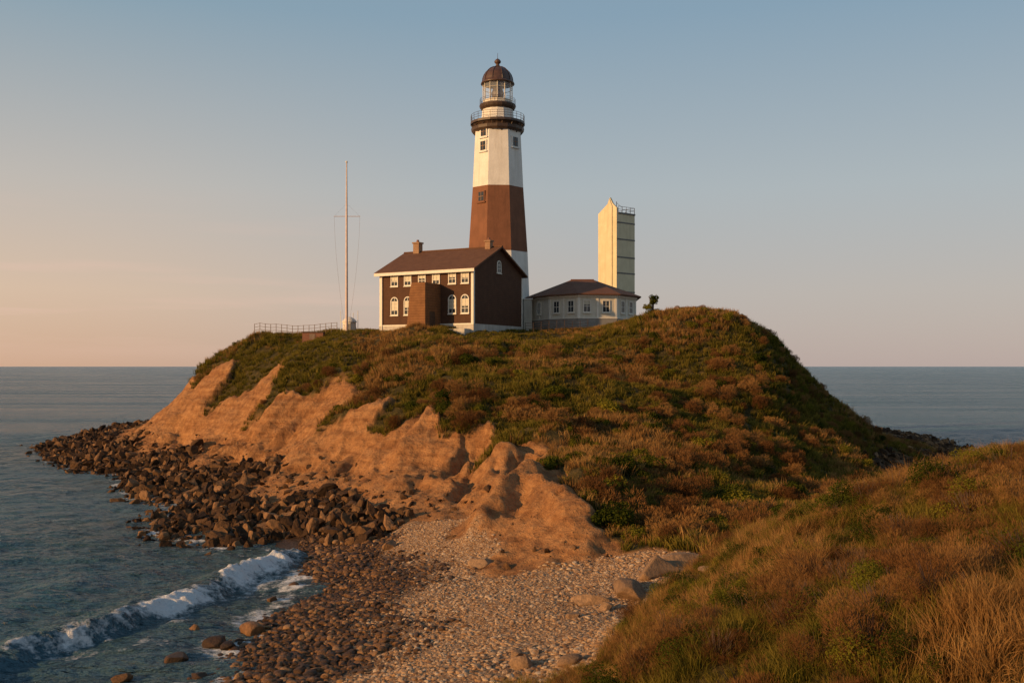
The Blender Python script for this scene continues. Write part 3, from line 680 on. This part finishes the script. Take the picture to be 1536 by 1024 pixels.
# hill shrubs
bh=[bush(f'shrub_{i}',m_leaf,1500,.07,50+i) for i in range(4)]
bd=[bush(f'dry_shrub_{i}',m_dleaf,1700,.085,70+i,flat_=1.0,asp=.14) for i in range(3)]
x,y=rand(-46,54,50,140,.85); z=samp(Z,x,y); vd=vegd(x,y); cl=fbm(x/5,y/5,3,221); dv=dry(x,y)
right=ss(12,30,x)*.25
keep=(rng.random(len(x))<(vd>.9)*np.maximum(ss(.40,.56,cl+right),.6*ss(.4,.9,dv)))&clear(x,y)&~((y>107)&(x<19)&(x>-36)); x,y,z=x[keep],y[keep],z[keep]
s_=.45+1.2*rng.random(len(x))**2.2; s_=s_*np.where((x>25)|(y>104),.7,1); isd=rng.random(len(x))<.05+.8*ss(.15,.7,dry(x,y))
sidx=rng.integers(0,4,len(x)); sidx[isd]=4+rng.integers(0,3,isd.sum()); s_=np.where(isd,.5+.5*rng.random(len(x)),s_)
scatter('hill_shrubs',np.stack([x,y,z-.1],-1),np.stack([s_,s_,s_*.95],-1),sidx,bh+bd,.12)
# near hillside
fg=[tuft(f'near_grass_{i}',m_green,60,.30,.20,.010,100+i,.7) for i in range(4)]
fd=[tuft(f'near_dry_{i}',m_dry,66,.42,.20,.008,120+i,.6) for i in range(5)]
x,y=rand(-1,34,9,45,28); z=samp(Z,x,y); vd=vegd(x,y)
vis=(x<y*.56+2)&(y<43)
keep=(rng.random(len(x))<vd)&vis; x,y,z=x[keep],y[keep],z[keep]
d_=dry(x,y)+rng.normal(0,.4,len(x)); isd=d_>.1; patch=fbm(x/1.1,y/1.1,3,231); s_=.35+1.2*patch
put('near_grass',~isd,fg,1.0,.3); put('near_dry_grass',isd,fd,1.0,.3)
fb=[bush(f'near_shrub_{i}',m_leaf,4800,.030,150+i,14,.85,30) for i in range(4)]
fbd=[bush(f'near_dry_shrub_{i}',m_dleaf,4200,.05,170+i,12,.95,60,.09) for i in range(3)]
x,y=rand(1,32,11,42,2.6); z=samp(Z,x,y); vd=vegd(x,y); dv=dry(x,y)
isd=dv+rng.normal(0,.2,len(x))>.2
prob=np.where(isd,.65*ss(.36,.52,fbm(x/2.5,y/2.5,3,241)),ss(.45,0,dv)*.85)
keep=(rng.random(len(x))<(vd>.7)*prob)&(x<y*.56+2); x,y,z,isd=x[keep],y[keep],z[keep],isd[keep]
sidx=np.where(isd,4+rng.integers(0,3,len(x)),rng.integers(0,4,len(x)))
s_=np.where(isd,.34+.4*rng.random(len(x)),.42+.62*rng.random(len(x))**1.5)*np.where(y>27,.75,1); scatter('near_shrubs',np.stack([x,y,z-.06],-1),s_,sidx,fb+fbd,.15)
# rocks
rks=[rock(f'rock_{i}',m_rk,i,3,11,.8,False,.03,(.28,.62)) for i in range(10)]
x,y=rand(-78,80,48,205,5.8); z=samp(Z,x,y); rm=samp(rockm,x,y)
keep=(rng.random(len(x))<rm)&(z>-.6)&(z<5.2)&~((x<-5)&(y>158)&(x>-55))&~((x>36)&(y<90)); x,y,z=x[keep],y[keep],z[keep]
s_=.18+.62*rng.random(len(x))**2.6; s_=s_*np.where(z<0,.85,1)
scatter('shoreline_rocks',np.stack([x,y,z+.15*s_],-1),s_,rng.integers(0,10,len(x)),rks,rot=rng.uniform(0,6.28,(len(x),3)))
# small stones on bluff foot
x,y=rand(-56,10,50,145,3.5); z=samp(Z,x,y); sm_=samp(sand,x,y)
keep=(rng.random(len(x))<sm_*ss(4.6,2.2,z)*.6*(1-.7*ss(-8,-2,x))); x,y,z=x[keep],y[keep],z[keep]
scatter('bluff_stones',np.stack([x,y,z],-1),.06+.34*rng.random(len(x))**3,rng.integers(0,10,len(x)),rks,rot=rng.uniform(0,6.28,(len(x),3)))
# pebbles
pbs=[rock(f'pebble_{i}',m_peb,40+i,2,5,.45,True,.02) for i in range(5)]
pbd=[rock(f'cobble_{i}',m_pebd,60+i,2,6,.6,True,.03) for i in range(5)]
x,y=rand(-14,17,26,70,60); z=samp(Z,x,y); bm_=samp(beach,x,y); wt=samp(wet,x,y)
r_=rng.random(len(x)); vis=np.abs(x)<y*.56
k1=(r_<bm_*(1-wt))&vis&(z>-.2); k2=(r_<bm_*wt*.8)&vis&(z>-.5)
szn=fbm(x/2.5,y/2.5,3,251)
def pp(nm,k,pr,a0,a1):
    N=k.sum(); s=a0+a1*rng.random(N)**3*(.3+1.4*szn[k]); scatter(nm,np.stack([x[k],y[k],z[k]+.08*s],-1),s,rng.integers(0,5,N),pr,.2)
pp('beach_pebbles',k1,pbs,.03,.085); pp('wet_cobbles',k2,pbd,.04,.16)
# named boulders
def boulder(px,py,w,seed,m,flat_=.6,sink=.15):
    X0,Y0,Z0=ground_on(px,py); o=rock('boulder',m,seed,4,9,flat_,True,.006); sc.collection.objects.link(o)
    r=w*Y0/F*.44; o.scale=(r,r,r); o.location=(X0,Y0,Z0+r*flat_*.3); o.rotation_euler=(0,0,seed*1.3)
for i,(px,py,w,fl) in enumerate([(985,862,62,.8),(940,893,74,.55),(885,905,46,.5),(722,846,34,.5),(786,1000,52,.6),(858,998,40,.7),(1003,878,26,.6),(1022,845,54,.5),(908,915,30,.6),(862,925,26,.6),(775,985,26,.5),(1062,858,30,.6),(975,905,30,.5)]):
    boulder(px,py,w,300+i,m_bould,fl)
for i,(px,py,w) in enumerate([(265,992,34),(290,946,26),(325,968,38),(378,948,34),(182,1018,26),(345,972,30),(300,1015,22),(585,822,30),(410,900,20),(440,880,18)]):
    boulder(px,py,w,400+i,m_pebd,.6)
# lone small tree on hill crest
tx,ty=(978-768)/F*115,115; t0=gz(tx,ty)
tr=empty('windswept_shrub_tree',(tx,ty,t0+.1)); tr.scale=(1.25,1.25,1.25); a=Acc(); a.rod((0,0,-.3),(.1,0,1.3),.14,m_twig,7,r2=.09); a.rod((.1,0,1.2),(-.3,.1,1.9),.08,m_twig,6,r2=.03); a.rod((.1,0,1.2),(.4,0,2.1),.08,m_twig,6,r2=.03); a.build('trunk',tr)
for i,(dx,dz,s0) in enumerate([(0,1.2,.66),(.25,1.65,.5),(-.4,.75,.55),(.1,.1,.85)]):
    o=bush('crown_%d'%i,m_leaf,1200,.09,500+i); o.location=(dx,0,dz); o.scale=(s0,)*3; o.parent=tr; sc.collection.objects.link(o)

# ------------------------------------------------------------------ light, sky, camera
el=math.radians(13.5); az=Vector((-.865,-.50,0)).normalized()
sd_=Vector((az.x*math.cos(el),az.y*math.cos(el),math.sin(el)))
sl_=bpy.data.lights.new('sun','SUN'); sl_.energy=5.0; sl_.angle=math.radians(.6); sl_.color=(1,.58,.245)
so=bpy.data.objects.new('sun',sl_); so.rotation_euler=sd_.to_track_quat('Z','Y').to_euler(); so.location=(-60,-60,60); sc.collection.objects.link(so)
w=bpy.data.worlds.new('World'); sc.world=w; w.use_nodes=True; nt=w.node_tree
bg=nt.nodes['Background']; out=nt.nodes['World Output']
sky=nd(nt,'ShaderNodeTexSky',sky_type='NISHITA'); sky.sun_disc=False; sky.sun_elevation=el; sky.sun_rotation=math.atan2(az.x,az.y)%(2*math.pi)
nt.links.new(sky.outputs[0],bg.inputs[0]); bg.inputs[1].default_value=.08
tc=nd(nt,'ShaderNodeTexCoord').outputs['Generated']; sp=nd(nt,'ShaderNodeSeparateXYZ'); nt.links.new(tc,sp.inputs[0])
ca=ramp(nt,sp.outputs[2],[(0,(.43,.345,.32)),(.07,(.43,.385,.36)),(.17,(.37,.405,.42)),(.33,(.215,.315,.40)),(1,(.08,.14,.24))])
cb=ramp(nt,sp.outputs[2],[(0,(.58,.365,.25)),(.07,(.62,.45,.33)),(.17,(.48,.435,.39)),(.33,(.23,.325,.39)),(1,(.08,.14,.24))])
mr=nd(nt,'ShaderNodeMapRange',interpolation_type='SMOOTHSTEP'); mr.inputs[1].default_value=-.12; mr.inputs[2].default_value=.52
nt.links.new(mth(nt,'MULTIPLY',sp.outputs[0],-1),mr.inputs[0])
gc=mix(nt,mr.outputs[0],ca,cb)
cl=noise(nt,3,6,mapv(nt,tc,(1,1,14)),.55); cz=ramp(nt,sp.outputs[2],[(.0,(0,0,0)),(.05,(1,1,1)),(.1,(.6,)*3),(.17,(0,0,0))])
gc=mix(nt,mth(nt,'MULTIPLY',mth(nt,'MULTIPLY',ramp(nt,cl,[(.50,(0,0,0)),(.68,(.6,)*3)]),cz),mr.outputs[0]),gc,(.72,.48,.39))
bg2=nd(nt,'ShaderNodeBackground'); nt.links.new(gc,bg2.inputs[0]); bg2.inputs[1].default_value=1.2
ms=nd(nt,'ShaderNodeMixShader'); ms.inputs[0].default_value=.87; nt.links.new(bg.outputs[0],ms.inputs[1]); nt.links.new(bg2.outputs[0],ms.inputs[2]); nt.links.new(ms.outputs[0],out.inputs[0])
cam=bpy.data.cameras.new('camera'); cam.sensor_width=36; cam.lens=36*F/1536; cam.shift_y=37/1536; cam.clip_end=60000; cam.clip_start=.5
co_=bpy.data.objects.new('camera',cam); co_.location=(0,0,H); co_.rotation_euler=(math.pi/2,0,0); sc.collection.objects.link(co_); sc.camera=co_
sc.view_settings.view_transform='Standard'; sc.view_settings.look='None'; sc.view_settings.exposure=0
